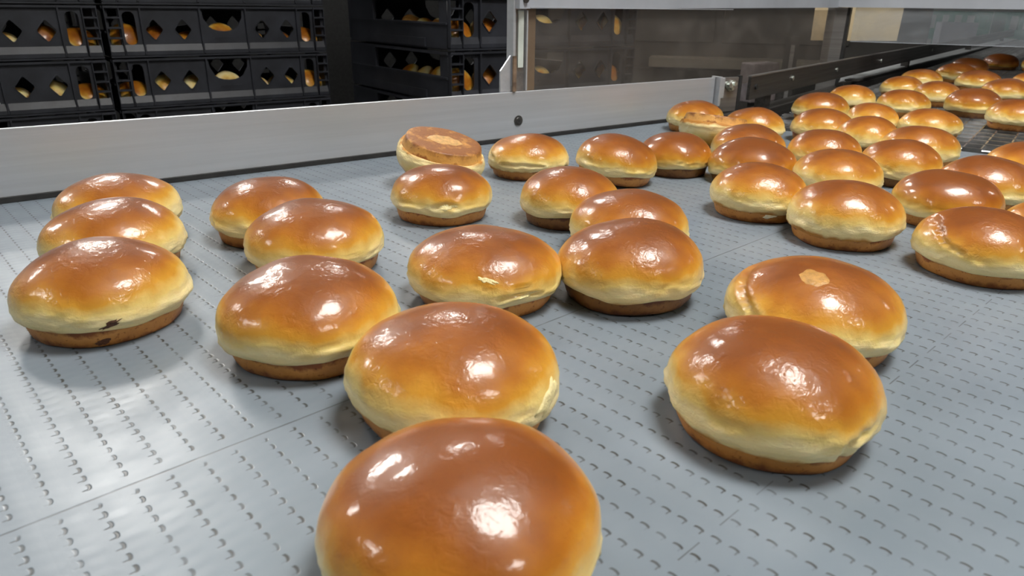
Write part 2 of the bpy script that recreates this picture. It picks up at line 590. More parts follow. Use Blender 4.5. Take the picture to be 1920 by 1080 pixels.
# ------------------------------------------------------------------ wire mesh belt
WA = R(52.6)
wd = Vector((math.cos(WA), math.sin(WA), 0))
wn = Vector((math.sin(WA), -math.cos(WA), 0))       # to the right
W0 = Vector((0.425, 1.315, 0))                        # left near corner
WL, WW = 5.4, 1.25
wb = empty('wire_belt', W0, WA, 'open steel wire mesh belt at upper right feeding buns onto the grey belt', 'wire conveyor belt')
PR = 0.046
nrow = int(WL / PR)
HW = 0.028                                            # half period of the zigzag strips
bm = bmesh.new()
for i in range(nrow):
    x = i * PR + 0.004
    add_cyl(bm, (x + 0.006, -WW, -0.006), (x + 0.006, 0, -0.006), 0.0022, 6)
link('cross_rods', mesh(bm), M_WIRE, wb)
bm = bmesh.new()
for i in range(nrow):
    x0 = i * PR
    x1 = x0 + PR + 0.008
    n = int(WW / HW)
    for k in range(n):
        y = -k * HW - 0.004
        near = (k % 2 == 0)
        ins = 0.002 if near else -0.002
        xx = x0 if near else x1
        add_box(bm, xx - 0.0012, xx + 0.0012, y - HW + ins, y - ins, -0.0115, -0.0004)
        # picket to the next segment
        ya, yb = y - HW + (ins if near else ins), y - HW + (ins if near else ins)
        vs = []
        for px_, py_ in ((x0, y - HW + (0.002 if near else -0.002) * (1 if True else 1)), (x1, y - HW + (0.002 if near else -0.002))):
            for dy, zz in ((-0.0012, -0.0115), (0.0012, -0.0115), (0.0012, -0.0004), (-0.0012, -0.0004)):
                vs.append(bm.verts.new((px_, py_ + dy, zz)))
        for f in ((0, 1, 2, 3), (7, 6, 5, 4), (0, 4, 5, 1), (1, 5, 6, 2), (2, 6, 7, 3), (3, 7, 4, 0)):
            bm.faces.new([vs[q] for q in f])
link('zigzag_strips', mesh(bm), M_WIRE, wb)
wf = empty('slider_table', (W0.x, W0.y, FZ), WA, 'dark steel table with pan and legs below the wire mesh belt', 'conveyor table')
boxes('slider_pan', [(-0.012, WL, -WW, 0.02, 0.905, 0.915)], M_PAN, wf)
bm = bmesh.new()
add_cyl(bm, (0.0, -WW, 0.926), (0.0, 0.0, 0.926), 0.009, 16)
link('nose_bar', mesh(bm), M_DARKSTEEL, wf)
for k in range(9):
    boxes('support_strip', [(0.03, WL, -0.06 - k * 0.14, -0.02 - k * 0.14, 0.915, 0.9375)], M_RAIL, wf)
for lx, ly in ((0.15, -0.05), (0.15, -1.15), (3.0, -0.05), (3.0, -1.15), (5.2, -0.05), (5.2, -1.15)):
    boxes('leg', [(lx - .03, lx + .03, ly - .03, ly + .03, 0.0, 0.905)], M_STEEL, wf)

# dark guide beam beside the wire belt
b0 = Vector((0.478, 1.492, 0))
bdir = Vector((2.577 - 0.487, 4.191 - 1.504, 0))
ba = math.atan2(bdir.y, bdir.x)
gb = empty('guide_beam', b0, ba, 'dark steel guide beam with bolt holes along the left side of the wire belt', 'guide rail')
boxes('beam', [(0.0, 5.4, 0.0, 0.006, 0.0205, 0.066)], M_DARKSTEEL, gb)
boxes('upper_edge', [(0.0, 5.4, -0.001, 0.008, 0.066, 0.0685)], M_STEEL, gb)
for t_, dz in ((0.03, 0.045), (0.26, 0.047), (0.62, 0.045), (1.12, 0.044), (2.0, 0.045)):
    bm = bmesh.new()
    add_cyl(bm, (t_, 0.0, dz), (t_, -0.003, dz), 0.0055, 12)
    link('bolt', mesh(bm), M_ZINC if t_ > 0.1 else M_BLACKRUB, gb)
for t_ in (0.12, 1.6, 3.2, 4.8):
    boxes('stand_off', [(t_, t_ + 0.03, 0.006, 0.03, -0.04, 0.05)], M_DARKSTEEL, gb)
boxes('mounting_foot', [(-0.02, 5.4, 0.006, 0.05, -0.06, -0.012)], M_DARKSTEEL, gb)

# flat grey side rail between guide beam and wire belt
sr = empty('side_rail', Vector((0.93, 2.165, 0)), R(51.5), 'flat grey steel rail lying between guide beam and wire belt', 'side rail')
boxes('rail', [(0.0, 4.6, -0.036, 0.052, -0.006, 0.001)], M_RAIL, sr)
boxes('rail_skirt', [(0.0, 4.6, -0.042, -0.037, -0.045, -0.003)], M_PAN, sr)
boxes('bracket', [(-0.06, 0.02, -0.05, -0.03, -0.03, 0.000), (0.02, 0.07, -0.07, -0.03, 0.001, 0.005)], M_DARKSTEEL, sr)

# ------------------------------------------------------------------ guard: posts, clear panel, cover strip
gp = empty('guard_post', (0, 0, 0), 0, 'aluminium guard post with bolted gusset standing on the side rail', 'guard post')
P1 = bo + dv * 0.672
Mx = Matrix.Translation(P1) @ Matrix.Rotation(DA, 4, 'Z')


def lbox(name, lst, m, parent, bev=0.0, M=Mx):
    return boxes(name, lst, m, parent, bev, M)


lbox('post', [(0.0, 0.0245, 0.004, 0.014, 0.0738, 0.24)], M_STEEL, gp)
lbox('pale_strip', [(0.007, 0.017, 0.0015, 0.004, 0.108, 0.188)], M_PALEPL, gp)
lbox('edge_trim', [(-0.0035, 0.001, 0.0, 0.016, 0.082, 0.24)], M_ALU, gp)
lbox('panel_edge', [(0.0205, 0.0232, -0.001, 0.004, 0.0745, 0.188)], M_ALU, gp)
lbox('rusty_edge', [(-0.004, 0.002, -0.002, 0.001, 0.0738, 0.125)], M_RUST, gp)
bm = bmesh.new()
gus = [(-0.0235, 0.0738), (-0.0045, 0.0738), (-0.0045, 0.1255), (-0.0235, 0.104)]
A = [bm.verts.new(Mx @ Vector((x, 0.004, z))) for x, z in gus]
B = [bm.verts.new(Mx @ Vector((x, 0.007, z))) for x, z in gus]
bm.faces.new(A)
bm.faces.new(list(reversed(B)))
for i in range(4):
    j = (i + 1) % 4
    bm.faces.new((A[i], A[j], B[j], B[i]))
link('gusset', mesh(bm), M_ALU, gp)
bm = bmesh.new()
add_cyl(bm, Mx @ Vector((0.013, -0.004, 0.203)), Mx @ Vector((0.013, -0.009, 0.203)), 0.005, 12)
link('bolt', mesh(bm), M_DARKSTEEL, gp)

A0 = P1 + dv * 0.0235
A1 = Vector((0.905, 2.150, 0))
gl_ = (A1 - A0).length
ga = math.atan2((A1 - A0).y, (A1 - A0).x)
cg = empty('clear_guard', A0, ga, 'scuffed clear plastic guard panel behind the aluminium rail', 'guard panel')
boxes('panel', [(0.001, gl_, 0.004, 0.008, 0.03, 0.1925)], M_CLEAR, cg)
boxes('edge_tape', [(0.001, 0.022, 0.0035, 0.0085, 0.06, 0.1915)], make_clear('brown stained clear edge', 0.72, (0.7, 0.6, 0.5), (0.22, 0.16, 0.11)), cg)
bm = bmesh.new()
vs = []
for (x, zz) in ((-0.024, 0.1905), (gl_ * 0.25, 0.1922), (gl_ * 0.5, 0.1945), (gl_ + 0.02, 0.1995)):
    vs.append([bm.verts.new((x, y, z)) for y, z in ((-0.004, zz), (0.012, zz), (0.012, 0.24), (-0.004, 0.24))])
for a, b in zip(vs, vs[1:]):
    for i in range(4):
        j = (i + 1) % 4
        bm.faces.new((a[i], b[i], b[j], a[j]))
bm.faces.new(vs[0])
bm.faces.new(list(reversed(vs[-1])))
link('cover_strip', mesh(bm), M_GREYPL, cg)
boxes('bright_lip', [(0.0, gl_ * 0.5, -0.0048, -0.003, 0.1912, 0.1925)], M_ALU, cg)

fp = empty('far_guard_post', (0.925, 2.165, FZ), R(-31), 'dark steel post standing behind the guide beam', 'guard post')
fp.name = 'guard_post'
boxes('post', [(-0.036, 0.016, -0.012, 0.020, 0, -FZ + 0.2)], M_STEEL, fp)
boxes('dark_edge', [(0.016, 0.024, -0.012, 0.020, 0, -FZ + 0.2)], M_BLACKRUB, fp)

X0 = Vector((0.945, 2.125, 0))
X1 = Vector((1.306, 1.930, 0))
xa = math.atan2((X1 - X0).y, (X1 - X0).x)
es = empty('exit_curtain', X0, xa, 'hazy clear plastic sheet hanging across the wire belt', 'guard sheet')
boxes('sheet', [(0.0, 1.1, 0.0, 0.004, 0.1115, 0.2005)], M_CLEAR2, es)
boxes('cover_strip', [(-0.05, 1.1, -0.006, 0.010, 0.2005, 0.225)], M_GREYPL, es)
boxes('lower_edge', [(0.0, 1.1, -0.0004, 0.0044, 0.1105, 0.1117)], M_GREYPL, es)

# unseen hood behind the sheet, cut to shade only the dark buns
hd = empty('shade_hood', X0, xa, 'unseen steel hood behind the hanging sheet, shaped to shade the dark buns', 'hood')
boxes('roof', [(0.20, 1.2, 0.27, 1.4, 0.262, 0.275)], M_STEEL, hd)
boxes('leg', [(1.17, 1.2, 0.28, 0.31, FZ, 0.262)], M_STEEL, hd)
boxes('hanger', [(0.21, 0.225, 0.30, 0.315, 0.275, CZ)], M_STEEL, hd)
boxes('hanger', [(0.21, 0.225, 1.37, 1.385, 0.275, CZ)], M_STEEL, hd)
boxes('leg', [(1.17, 1.2, 1.36, 1.39, FZ, 0.262)], M_STEEL, hd)

# cardboard hanging at the corner
bm = bmesh.new()
cp = [((0.898, 2.290), (0.8965, 2.292)), ((1.014, 2.240), (1.014, 2.240)), ((1.110, 2.192), (1.112, 2.190))]
zb, zt = (0.106, 0.1085, 0.1115), (0.23, 0.23, 0.23)
rows = []
for (lo, hi), a, b in zip(cp, zb, zt):
    rows.append([bm.verts.new((lo[0], lo[1], a)), bm.verts.new((hi[0], hi[1], b)),
                 bm.verts.new((hi[0] + .002, hi[1] + .004, b)), bm.verts.new((lo[0] + .002, lo[1] + .004, a))])
for a, b in zip(rows, rows[1:]):
    for i in range(4):
        j = (i + 1) % 4
        bm.faces.new((a[i], b[i], b[j], a[j]))
bm.faces.new(rows[0])
bm.faces.new(list(reversed(rows[-1])))
tag(link('cardboard_sheet', mesh(bm), M_CARD), 'folded piece of plain cardboard hanging behind the hazy sheet', 'cardboard')

# ------------------------------------------------------------------ things behind the guards
mc = empty('bakery_machine', (1.22, 4.45, FZ), R(-14), 'large dark machine cabinet seen through the clear guard', 'machine')
boxes('cabinet', [(-1.05, 1.1, 0.0, 0.7, 0.0, 1.9)], M_MACH, mc)
boxes('ledge', [(-0.40, 0.75, -0.22, 0.0, 0.82, 0.87)], M_MACH2, mc)
boxes('door', [(-0.75, -0.05, -0.012, 0.0, 0.95, 1.7), (0.0, 0.7, -0.012, 0.0, 0.95, 1.7)], M_MACH, mc, 0.003)
boxes('base_skirt', [(-0.5, 0.8, -0.10, 0.0, 0.55, 0.80)], M_MACH, mc)
st_ = empty('steel_stand', (1.03, 2.78, FZ), R(-20), 'slim dark stand with a steel edge between clear guard and machine', 'stand')
boxes('upright', [(-0.03, 0.02, 0.0, 0.03, 0.0, 1.05)], M_MACH, st_)
boxes('steel_edge', [(-0.008, 0.006, -0.006, 0.0, 0.4, 1.02)], M_STEEL, st_)
boxes('foot', [(-0.15, 0.15, -0.1, 0.13, 0.0, 0.02)], M_MACH, st_)
bx_ = empty('junction_box', (0.70, 2.05, FZ), R(30), 'small greyish pink box behind the hinge bracket', 'box')
boxes('box', [(-0.055, 0.045, 0.0, 0.05, 0.90, 1.005)], simple('grey pink plastic', (0.26, 0.23, 0.24), 0.5, 0, 0.3, 30), bx_, 0.004)
boxes('stand', [(-0.02, 0.02, 0.01, 0.04, 0.0, 0.90)], M_DARKSTEEL, bx_)


def green_crate(x, y, z, rz, label):
    e = empty('green_crate', (x, y, z), rz, label, 'crate', 'green crates beyond the oven exit')
    l = []
    w, d, h, t = 0.6, 0.4, 0.19, 0.012
    boxes('bottom', [(0, w, 0, d, 0, t)], M_GREEN, e)
    for yy in (0, d - t):
        l = [(0, w, yy, yy + t, 0, 0.05), (0, w, yy, yy + t, h - 0.03, h)]
        for k in range(7):
            xx = k * (w - 0.03) / 6
            l.append((xx, xx + 0.03, yy, yy + t, 0.05, h - 0.03))
        boxes('long_side', l, M_GREEN, e)
    for xx in (0, w - t):
        boxes('short_side', [(xx, xx + t, t, d - t, 0, h)], M_GREEN, e)
    return e


gz = [(-0.95 + 0.19 * k) for k in range(6)]
for k, z in enumerate(gz):
    for c_, (x, y) in enumerate(((3.35, 6.45), (4.02, 6.23))):
        pos = ['at the floor', 'second from the floor', 'third from the floor', 'fourth from the floor', 'next to topmost', 'topmost'][k]
        green_crate(x, y, z, R(-18), 'slatted green crate %s of the %s green stack' % (pos, ('left', 'right')[c_]))
gbx = empty('grey_box', (2.95, 5.25, FZ), R(-18), 'plain grey carton in front of the green crates', 'box')
boxes('carton', [(0, 0.22, 0, 0.2, 0.90, 1.07)], simple('grey carton', (0.24, 0.24, 0.27), 0.6, 0, 0.1, 9), gbx)
tb_ = empty('steel_table', (2.95, 5.25, FZ), R(-18), 'steel table under the plain grey carton beyond the guide beam', 'table')
boxes('table_top', [(-0.25, 0.45, -0.05, 0.3, 0.87, 0.8995)], M_STEEL, tb_)
for lx, ly in ((-0.22, 0), (0.38, 0), (-0.22, 0.24), (0.38, 0.24)):
    boxes('leg', [(lx, lx + 0.04, ly, ly + 0.04, 0, 0.87)], M_STEEL, tb_)


# ------------------------------------------------------------------ black bread crates
CW, CD, CH = 0.675, 0.60, 0.1475


def panel_with_holes(outer, holes, th):
    cu = bpy.data.curves.new('tmp', 'CURVE')
    cu.dimensions = '2D'
    cu.fill_mode = 'BOTH'
    cu.extrude = th / 2
    for pts in [outer] + holes:
        sp = cu.splines.new('POLY')
        sp.points.add(len(pts) - 1)
        for p, (x, y) in zip(sp.points, pts):
            p.co = (x, y, 0, 1)
        sp.use_cyclic_u = True
    o = bpy.data.objects.new('tmp', cu)
    COL.objects.link(o)
    dg = bpy.context.evaluated_depsgraph_get()
    me = bpy.data.meshes.new_from_object(o.evaluated_get(dg))
    bpy.data.objects.remove(o)
    bpy.data.curves.remove(cu)
    return me


def rrect(x0, x1, z0, z1, r, n=5):
    pts = []
    for cx, cz, a0 in ((x1 - r, z1 - r, 0), (x0 + r, z1 - r, 90), (x0 + r, z0 + r, 180), (x1 - r, z0 + r, 270)):
        for k in range(n + 1):
            a = R(a0 + 90 * k / n)
            pts.append((cx + r * math.cos(a), cz + r * math.sin(a)))
    return pts


def diamond(cx, cz, hw, hh):
    e = 0.12
    pts = []
    c = [(cx, cz + hh), (cx - hw, cz), (cx, cz - hh), (cx + hw, cz)]
    for i in range(4):
        p, q, s = Vector(c[i - 1]), Vector(c[i]), Vector(c[(i + 1) % 4])
        pts.append(tuple(q + (p - q) * e))
        pts.append(tuple(q + (p - q) * e * 0.35 + (s - q) * e * 0.35))
        pts.append(tuple(q + (s - q) * e))
    return pts


def long_panel_mesh():
    bm = bmesh.new()
    holes = []
    for s in (0.195, 0.318, 0.682, 0.805):
        holes.append(diamond(s * CW, 0.078, 0.0255, 0.031))
    for s in (0.096, 0.904):
        holes.append(rrect(s * CW - 0.017, s * CW + 0.017, 0.036, 0.130, 0.015))
    zt = 0.136
    cxm = CW / 2
    u = [(cxm - 0.062, zt), (cxm - 0.060, 0.112)]
    for k in range(9):
        a = R(180 + 180 * k / 8)
        u.append((cxm + 0.050 * math.cos(a), 0.096 + 0.024 * math.sin(a)))
    u += [(cxm + 0.060, 0.112), (cxm + 0.062, zt)]
    holes.append(u)
    for s0, s1 in ((0.008, 0.053), (0.947, 0.992)):
        for z0 in (0.030, 0.0585, 0.087, 0.1155):
            holes.append([(s0 * CW, z0), (s1 * CW, z0), (s1 * CW, z0 + 0.022), (s0 * CW, z0 + 0.022)])
    me = panel_with_holes([(0, 0.004), (CW, 0.004), (CW, CH - 0.002), (0, CH - 0.002)], holes, 0.004)
    bm.from_mesh(me)
    bpy.data.meshes.remove(me)
    for v in bm.verts:
        x, y, z = v.co
        v.co = (x, 0.010 - z, y)
    # sloping ledge at the foot, broken by the ribs
    rb = [0.0, 0.060, 0.143, 0.395, 0.605, 0.857, 0.940, 1.0]
    for a, b in zip(rb, rb[1:]):
        x0, x1 = a * CW + 0.003, b * CW - 0.003
        vs = [bm.verts.new((x, y, z)) for x in (x0, x1) for y, z in ((0.007, 0.036), (-0.001, 0.017), (-0.001, 0.006), (0.009, 0.006))]
        for f in ((0, 1, 2, 3), (7, 6, 5, 4), (0, 4, 5, 1), (1, 5, 6, 2), (2, 6, 7, 3), (3, 7, 4, 0)):
            bm.faces.new([vs[q] for q in f])
    add_box(bm, 0, CW, -0.002, 0.010, 0.0, 0.0045)
    for s in (0.143, 0.395, 0.605, 0.857):
        add_box(bm, s * CW - 0.0022, s * CW + 0.0022, -0.004, 0.009, 0.008, CH - 0.002)
    for s in (0.0, 0.057, 0.943, 0.9965):
        add_box(bm, s * CW, s * CW + 0.0023, -0.005, 0.009, 0.008, CH - 0.002)
    for s0, s1 in ((0.003, 0.057), (0.943, 0.997)):
        for z0 in (0.0535, 0.082, 0.1105, 0.139):
            add_box(bm, s0 * CW, s1 * CW, -0.006, 0.008, z0, z0 + 0.004)
    add_box(bm, 0, CW, -0.002, 0.010, CH - 0.008, CH - 0.002)
    # raised label bar below the cut-out
    add_box(bm, cxm - 0.035, cxm + 0.035, 0.0065, 0.009, 0.050, 0.056)
    # frames standing proud around the diamonds
    for s in (0.195, 0.318, 0.682, 0.805):
        o_ = diamond(s * CW, 0.078, 0.0285, 0.0345)
        i_ = diamond(s * CW, 0.078, 0.0255, 0.031)
        n = len(o_)
        V = [[bm.verts.new((x, yy, z)) for x, z in pp] for pp, yy in ((o_, 0.0085), (o_, 0.006), (i_, 0.006), (i_, 0.0085))]
        for a in range(3):
            for i in range(n):
                j = (i + 1) % n
                bm.faces.new((V[a][i], V[a][j], V[a + 1][j], V[a + 1][i]))
    return mesh(bm, 'crate_front')


def side_panel_mesh():
    bm = bmesh.new()
    add_box(bm, 0, 0.008, 0.010, CD - 0.010, 0.004, 0.074)
    add_box(bm, 0, 0.010, 0.010, 0.050, 0.074, CH - 0.002)
    add_box(bm, 0, 0.010, CD - 0.17, CD - 0.010, 0.074, CH - 0.002)
    add_box(bm, -0.003, 0.010, 0.010, CD - 0.010, CH - 0.010, CH - 0.002)
    add_box(bm, -0.004, 0.010, 0.010, CD - 0.010, 0.070, 0.0755)
    add_box(bm, -0.004, 0.003, 0.12, CD - 0.16, 0.006, 0.030)
    return mesh(bm, 'crate_side')


ME_LONG = long_panel_mesh()
ME_SIDE = side_panel_mesh()
bm = bmesh.new()
add_box(bm, 0.004, CW - 0.004, 0.008, CD - 0.008, 0.001, 0.006)
ME_BOT = mesh(bm, 'crate_bottom')
for me in (ME_LONG, ME_SIDE, ME_BOT):
    me.materials.append(M_BLACK)


def crate(origin, ang, z, label, group, sx=1.0, sy=1.0):
    e = empty('bread_crate', (origin.x, origin.y, z), ang, label, 'bread crate', group)
    e.scale = (sx, sy, 1)
    link('front_panel', ME_LONG, None, e)
    bk = link('back_panel', ME_LONG, None, e)
    bk.location = (CW, CD, 0)
    bk.rotation_euler = (0, 0, math.pi)
    link('side_panel', ME_SIDE, None, e)
    s2 = link('side_panel', ME_SIDE, None, e)
    s2.location = (CW, CD, 0)
    s2.rotation_euler = (0, 0, math.pi)
    link('bottom', ME_BOT, None, e)
    return e


# ------------------------------------------------------------------ buns
PROFC = [(0.88, .215), (.930, .218), (.957, .232), (.980, .265), (.994, .31), (1.0, .37), (.999, .43), (.988, .50), (.957, .585),
         (.902, .67), (.822, .752), (.718, .828), (.590, .893), (.445, .944), (.29, .979), (.14, .996)]
PROFB = [(.18, .012), (.5, .003), (.76, 0.0), (.830, .006), (.856, .03), (.872, .08), (.888, .14), (.903, .20), (.908, .235), (.86, .25)]


def dense(prof):
    """twice as many rings through a smooth curve"""
    out = []
    n = len(prof)
    for i in range(n - 1):
        p0, p1, p2, p3 = prof[max(0, i - 1)], prof[i], prof[i + 1], prof[min(n - 1, i + 2)]
        out.append(p1)
        out.append(tuple((9 * (p1[k] + p2[k]) - p0[k] - p3[k]) / 16 for k in (0, 1)))
    out.append(prof[-1])
    return out


def nz(x, y, z, f, seed):
    return noise.noise(Vector((x * f + seed * 13.7, y * f - seed * 7.1, z * f + seed * 3.3)))


def bun_meshes(Rr, h, seed, seg=88, rough=1.0, grooves=()):
    rnd = random.Random(seed)
    ex = 1 + rnd.uniform(-0.02, 0.02)
    ph = rnd.uniform(0, 6.28)
    tilt = rnd.uniform(-0.03, 0.03)
    # a few torn folds along the lower edge
    folds = [(rnd.uniform(0, 6.28), rnd.uniform(0.2, 0.6), rnd.uniform(0.5, 1.2)) for _ in range(rnd.randint(3, 6))]

    def make(prof, crown):
        bm = bmesh.new()
        rings = []
        for (r, z) in (dense(prof) if seg > 40 else prof):
            ring = []
            for i in range(seg):
                t = 2 * math.pi * i / seg
                ct, st = math.cos(t), math.sin(t)
                rr = Rr * r * (1 + (ex - 1) * math.cos(2 * (t - ph)))
                x, y, zz = rr * ct, rr * st, h * z
                lo = max(0.0, 1 - abs(z - 0.34) / 0.22) if crown else 0
                a = nz(ct * .05, st * .05, z * .03, 26, seed) * 0.0022 * rough
                b = nz(x, y, zz, 75, seed + 5) * 0.0007 * rough
                c = nz(ct * .05, st * .05, zz * 3.2, 130, seed + 9) * 0.0014 * lo * rough
                rad = a + b + c
                if crown:
                    for pts, gw, gd in grooves:
                        dm = 9.0
                        for (a0, z0), (a1, z1) in zip(pts, pts[1:]):
                            px = ((t - R(a0) + math.pi) % (2 * math.pi) - math.pi) * Rr * max(r, .5)
                            py = (z - z0) * h * 1.5
                            qx = ((R(a1 - a0) + math.pi) % (2 * math.pi) - math.pi) * Rr * max(r, .5)
                            qy = (z1 - z0) * h * 1.5
                            k = max(0, min(1, (px * qx + py * qy) / (qx * qx + qy * qy + 1e-9)))
                            dm = min(dm, math.hypot(px - k * qx, py - k * qy))
                        rad += -gd * math.exp(-(dm / gw) ** 2) + 0.45 * gd * math.exp(-((dm - 2.2 * gw) / gw) ** 2)
                for (fa, fw, fd) in folds:
                    dd = abs((t - fa + math.pi) % (2 * math.pi) - math.pi)
                    if dd < fw and crown and z < 0.5:
                        k = (1 - dd / fw)
                        rad += -0.0016 * fd * k * math.sin((z - 0.18) * 26) * max(0, 1 - abs(z - 0.3) / 0.2)
                x += rad * ct * min(1, r * 1.2)
                y += rad * st * min(1, r * 1.2)
                if z > 0.15:
                    wv = (nz(ct * .05, st * .05, 0, 34, seed + 2) * 0.055 + tilt * math.cos(t - ph)) * h
                    k = max(0, 1 - abs(z - 0.24) / 0.25)
                    zz += wv * k
                    zz += nz(x, y, 0, 24, seed + 3) * 0.0024 * max(0, z - 0.5) * 2 * rough
                ring.append(bm.verts.new((x, y, zz)))
            rings.append(ring)
        for a, b in zip(rings, rings[1:]):
            for i in range(seg):
                j = (i + 1) % seg
                bm.faces.new((a[i], a[j], b[j], b[i]))
        if crown:
            top = bm.verts.new((0, 0, h + nz(0, 0, 0, 24, seed + 3) * 0.0024))
            for i in range(seg):
                bm.faces.new((rings[-1][i], rings[-1][(i + 1) % seg], top))
            bm.faces.new(list(reversed(rings[0])))
        else:
            cc = bm.verts.new((0, 0, h * 0.012))
            for i in range(seg):
                bm.faces.new((rings[0][(i + 1) % seg], rings[0][i], cc))
            bm.faces.new(rings[-1])
        return mesh(bm, 'bun', True)
    return make(PROFC, True), make(PROFB, False)


def place(e, rot, x, y, parts, z0=0.0):
    """set the rotation and drop the thing so that its lowest point touches z0"""
    lo = min((rot @ v.co).z for p in parts for v in p.data.vertices)
    e.matrix_world = Matrix.Translation((x, y, z0 - lo)) @ rot.to_4x4()


BUNS = [
 (-0.0168, 0.209, 0.051, 0.0516, 'biggest glazed bun nearest the viewer, cut off by the bottom edge',6),
 (-0.0295, 0.3181, 0.0531, 0.0523, 'glazed bun directly behind the nearest bun and partly hidden by it',0),
 (0.1285, 0.3103, 0.0513, 0.0521, 'large glazed bun at lower right with a split in its pale side',0),
 (0.1882, 0.4094, 0.0528, 0.0509, 'glazed bun with a round pale spot on top, behind the large lower right bun',0),
 (-0.1215, 0.3905, 0.0528, 0.0533, 'front glazed bun of the diagonal row of three left of centre',0),
 (-0.2645, 0.4257, 0.0516, 0.0528, 'front glazed bun at far left with a dark burnt crack near its base',0),
 (-0.0202, 0.4757, 0.0546, 0.0489, 'left bun of the touching pair in the centre, with pale torn folds',0),
 (0.0851, 0.4828, 0.0525, 0.0527, 'right bun of the touching pair in the centre, with dark bottom',2),
 (-0.1555, 0.5327, 0.0526, 0.0522, 'middle glazed bun of the diagonal row of three left of centre',0),
 (-0.3115, 0.5292, 0.0511, 0.0523, 'middle glazed bun of the three overlapping buns at far left',0),
 (-0.3561, 0.6199, 0.0515, 0.0512, 'rearmost glazed bun of the three overlapping buns at far left',0),
 (-0.2171, 0.6124, 0.0487, 0.0511, 'rearmost bun of the diagonal row of three left of centre',0),
 (-0.0707, 0.685, 0.0496, 0.0495, 'bun with a tall brown bottom in front of the upside down bun',0),
 (-0.0788, 0.8087, 0.0501, 0.0514, 'upside down bun near the aluminium rail showing its flat tan bottom',9),
 (0.018, 0.8756, 0.0485, 0.0486, 'wrinkled bun right of the upside down bun, close to the rail',0),
 (0.1202, 0.842, 0.0485, 0.0507, 'tilted orange bun between the wrinkled bun and a darker bun',0),
 (0.0545, 0.6748, 0.0486, 0.052, 'bun in mid belt just behind the centre pair, left of the two overlapping',2),
 (0.0989, 0.5829, 0.0501, 0.0512, 'bun half hidden right behind the right bun of the centre pair',0),
 (0.204, 0.8996, 0.0464, 0.0503, 'darker topped bun standing left of the crowded group on the right',3),
 (0.3081, 1.2317, 0.0485, 0.0489, 'small looking bun closest to the hinge bracket end of the rail',0),
 (0.3799, 1.1428, 0.0454, 0.05, 'bun right of the sideways pale bun, in front of the wire belt',0),
 (0.3124, 0.9533, 0.0485, 0.0528, 'bun directly in front of the sideways pale bun',0),
 (0.2873, 0.8519, 0.0499, 0.0513, 'dark topped bun second in line at the left edge of the crowded group',3),
 (0.2501, 0.7086, 0.0484, 0.0501, 'front left bun of the crowded group with a white flake on its bottom',0),
 (0.3021, 0.6261, 0.0507, 0.0516, 'foremost bun of the crowded group, with wide pale side',0),
 (0.3637, 0.7905, 0.0484, 0.0508, 'bun hidden behind the two foremost buns of the crowded group',0),
 (0.4051, 0.9312, 0.046, 0.0501, 'golden bun in the middle of the crowded group, left of centre',0),
 (0.4688, 0.8585, 0.0453, 0.0507, 'golden bun in mid group with shiny patch and dark bottom showing',2),
 (0.5532, 0.9729, 0.0489, 0.051, 'bun at right of the group just below the bare wire mesh',0),
 (0.4277, 0.6847, 0.0488, 0.0509, 'dull brown bun with smooth dark top right of the foremost group bun',4),
 (0.3765, 0.5408, 0.0498, 0.0501, 'large bun cut off by the right edge, with curved crease at left',0),
 (0.5734, 1.3636, 0.0499, 0.0513, 'bun at the left edge of the wire belt, nearest the guide beam',0),
 (0.7032, 1.5267, 0.0464, 0.0502, 'bun on the wire belt behind the one nearest the guide beam',0),
 (0.4893, 1.1431, 0.048, 0.0498, 'elongated looking bun at the near edge of the wire belt',0),
 (0.6083, 1.2329, 0.0421, 0.0487, 'small bun mostly hidden between neighbours on the near wire belt',0),
 (0.5212, 1.0589, 0.0436, 0.0503, 'brown shouldered bun in front of the wire belt edge',2),
 (0.6789, 1.1804, 0.0475, 0.0472, 'bun lying just beyond the belt joint with bare wire mesh to its right',0),
 (0.7704, 1.4484, 0.049, 0.0494, 'creased bun on the wire belt left of the dark round bun',0),
 (0.9132, 1.4543, 0.0511, 0.0538, 'round brown topped bun standing clear on the wire belt at right',3),
 (0.9186, 1.745, 0.0478, 0.0506, 'bun on the wire belt in the left file, third from the guide beam end',0),
 (1.0782, 1.9615, 0.0505, 0.0515, 'bun on the wire belt in the left file, close to the grey side rail',0),
 (0.9339, 1.6234, 0.0478, 0.0512, 'bun with a pale crease behind the creased bun on the wire belt',0),
 (1.29, 2.1685, 0.0543, 0.053, 'wrinkled glossy bun just in front of the two dark shaded buns',0),
 (1.2074, 1.9225, 0.0538, 0.0528, 'wide golden bun on the wire belt below the wrinkled glossy bun',0),
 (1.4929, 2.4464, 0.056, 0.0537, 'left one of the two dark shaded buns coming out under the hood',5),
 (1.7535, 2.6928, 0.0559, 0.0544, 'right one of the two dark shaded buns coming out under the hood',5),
 (0.5095, 0.7541, 0.0505, 0.0515, 'bun cut off at the right edge, behind the dull brown bun',0),
 (0.6222, 0.8496, 0.0505, 0.0515, 'bun at the right edge just below the bare wire mesh',0),
 (0.4684, 0.5769, 0.0505, 0.0512, 'bun sliver at the right edge between dull brown bun and creased bun',0),
 (0.8983, 1.295, 0.0505, 0.0517, 'bun on the wire belt cut off at the right edge, with flat brown bottom',0),
 (1.1401, 1.7063, 0.0505, 0.0515, 'bun on the wire belt at right, behind the round brown topped bun',0),
 (1.35, 1.9222, 0.0505, 0.0515, 'bun barely in view at the right edge, right of the wide golden bun',0),
 (1.8392, 2.6181, 0.0505, 0.0515, 'bun sliver at the right edge beside the dark shaded buns',4),
 (0.2932, 1.0484, 0.0501, 0.0495, 'pale overturned bun lying bottom up among buns near the bracket',9),
]
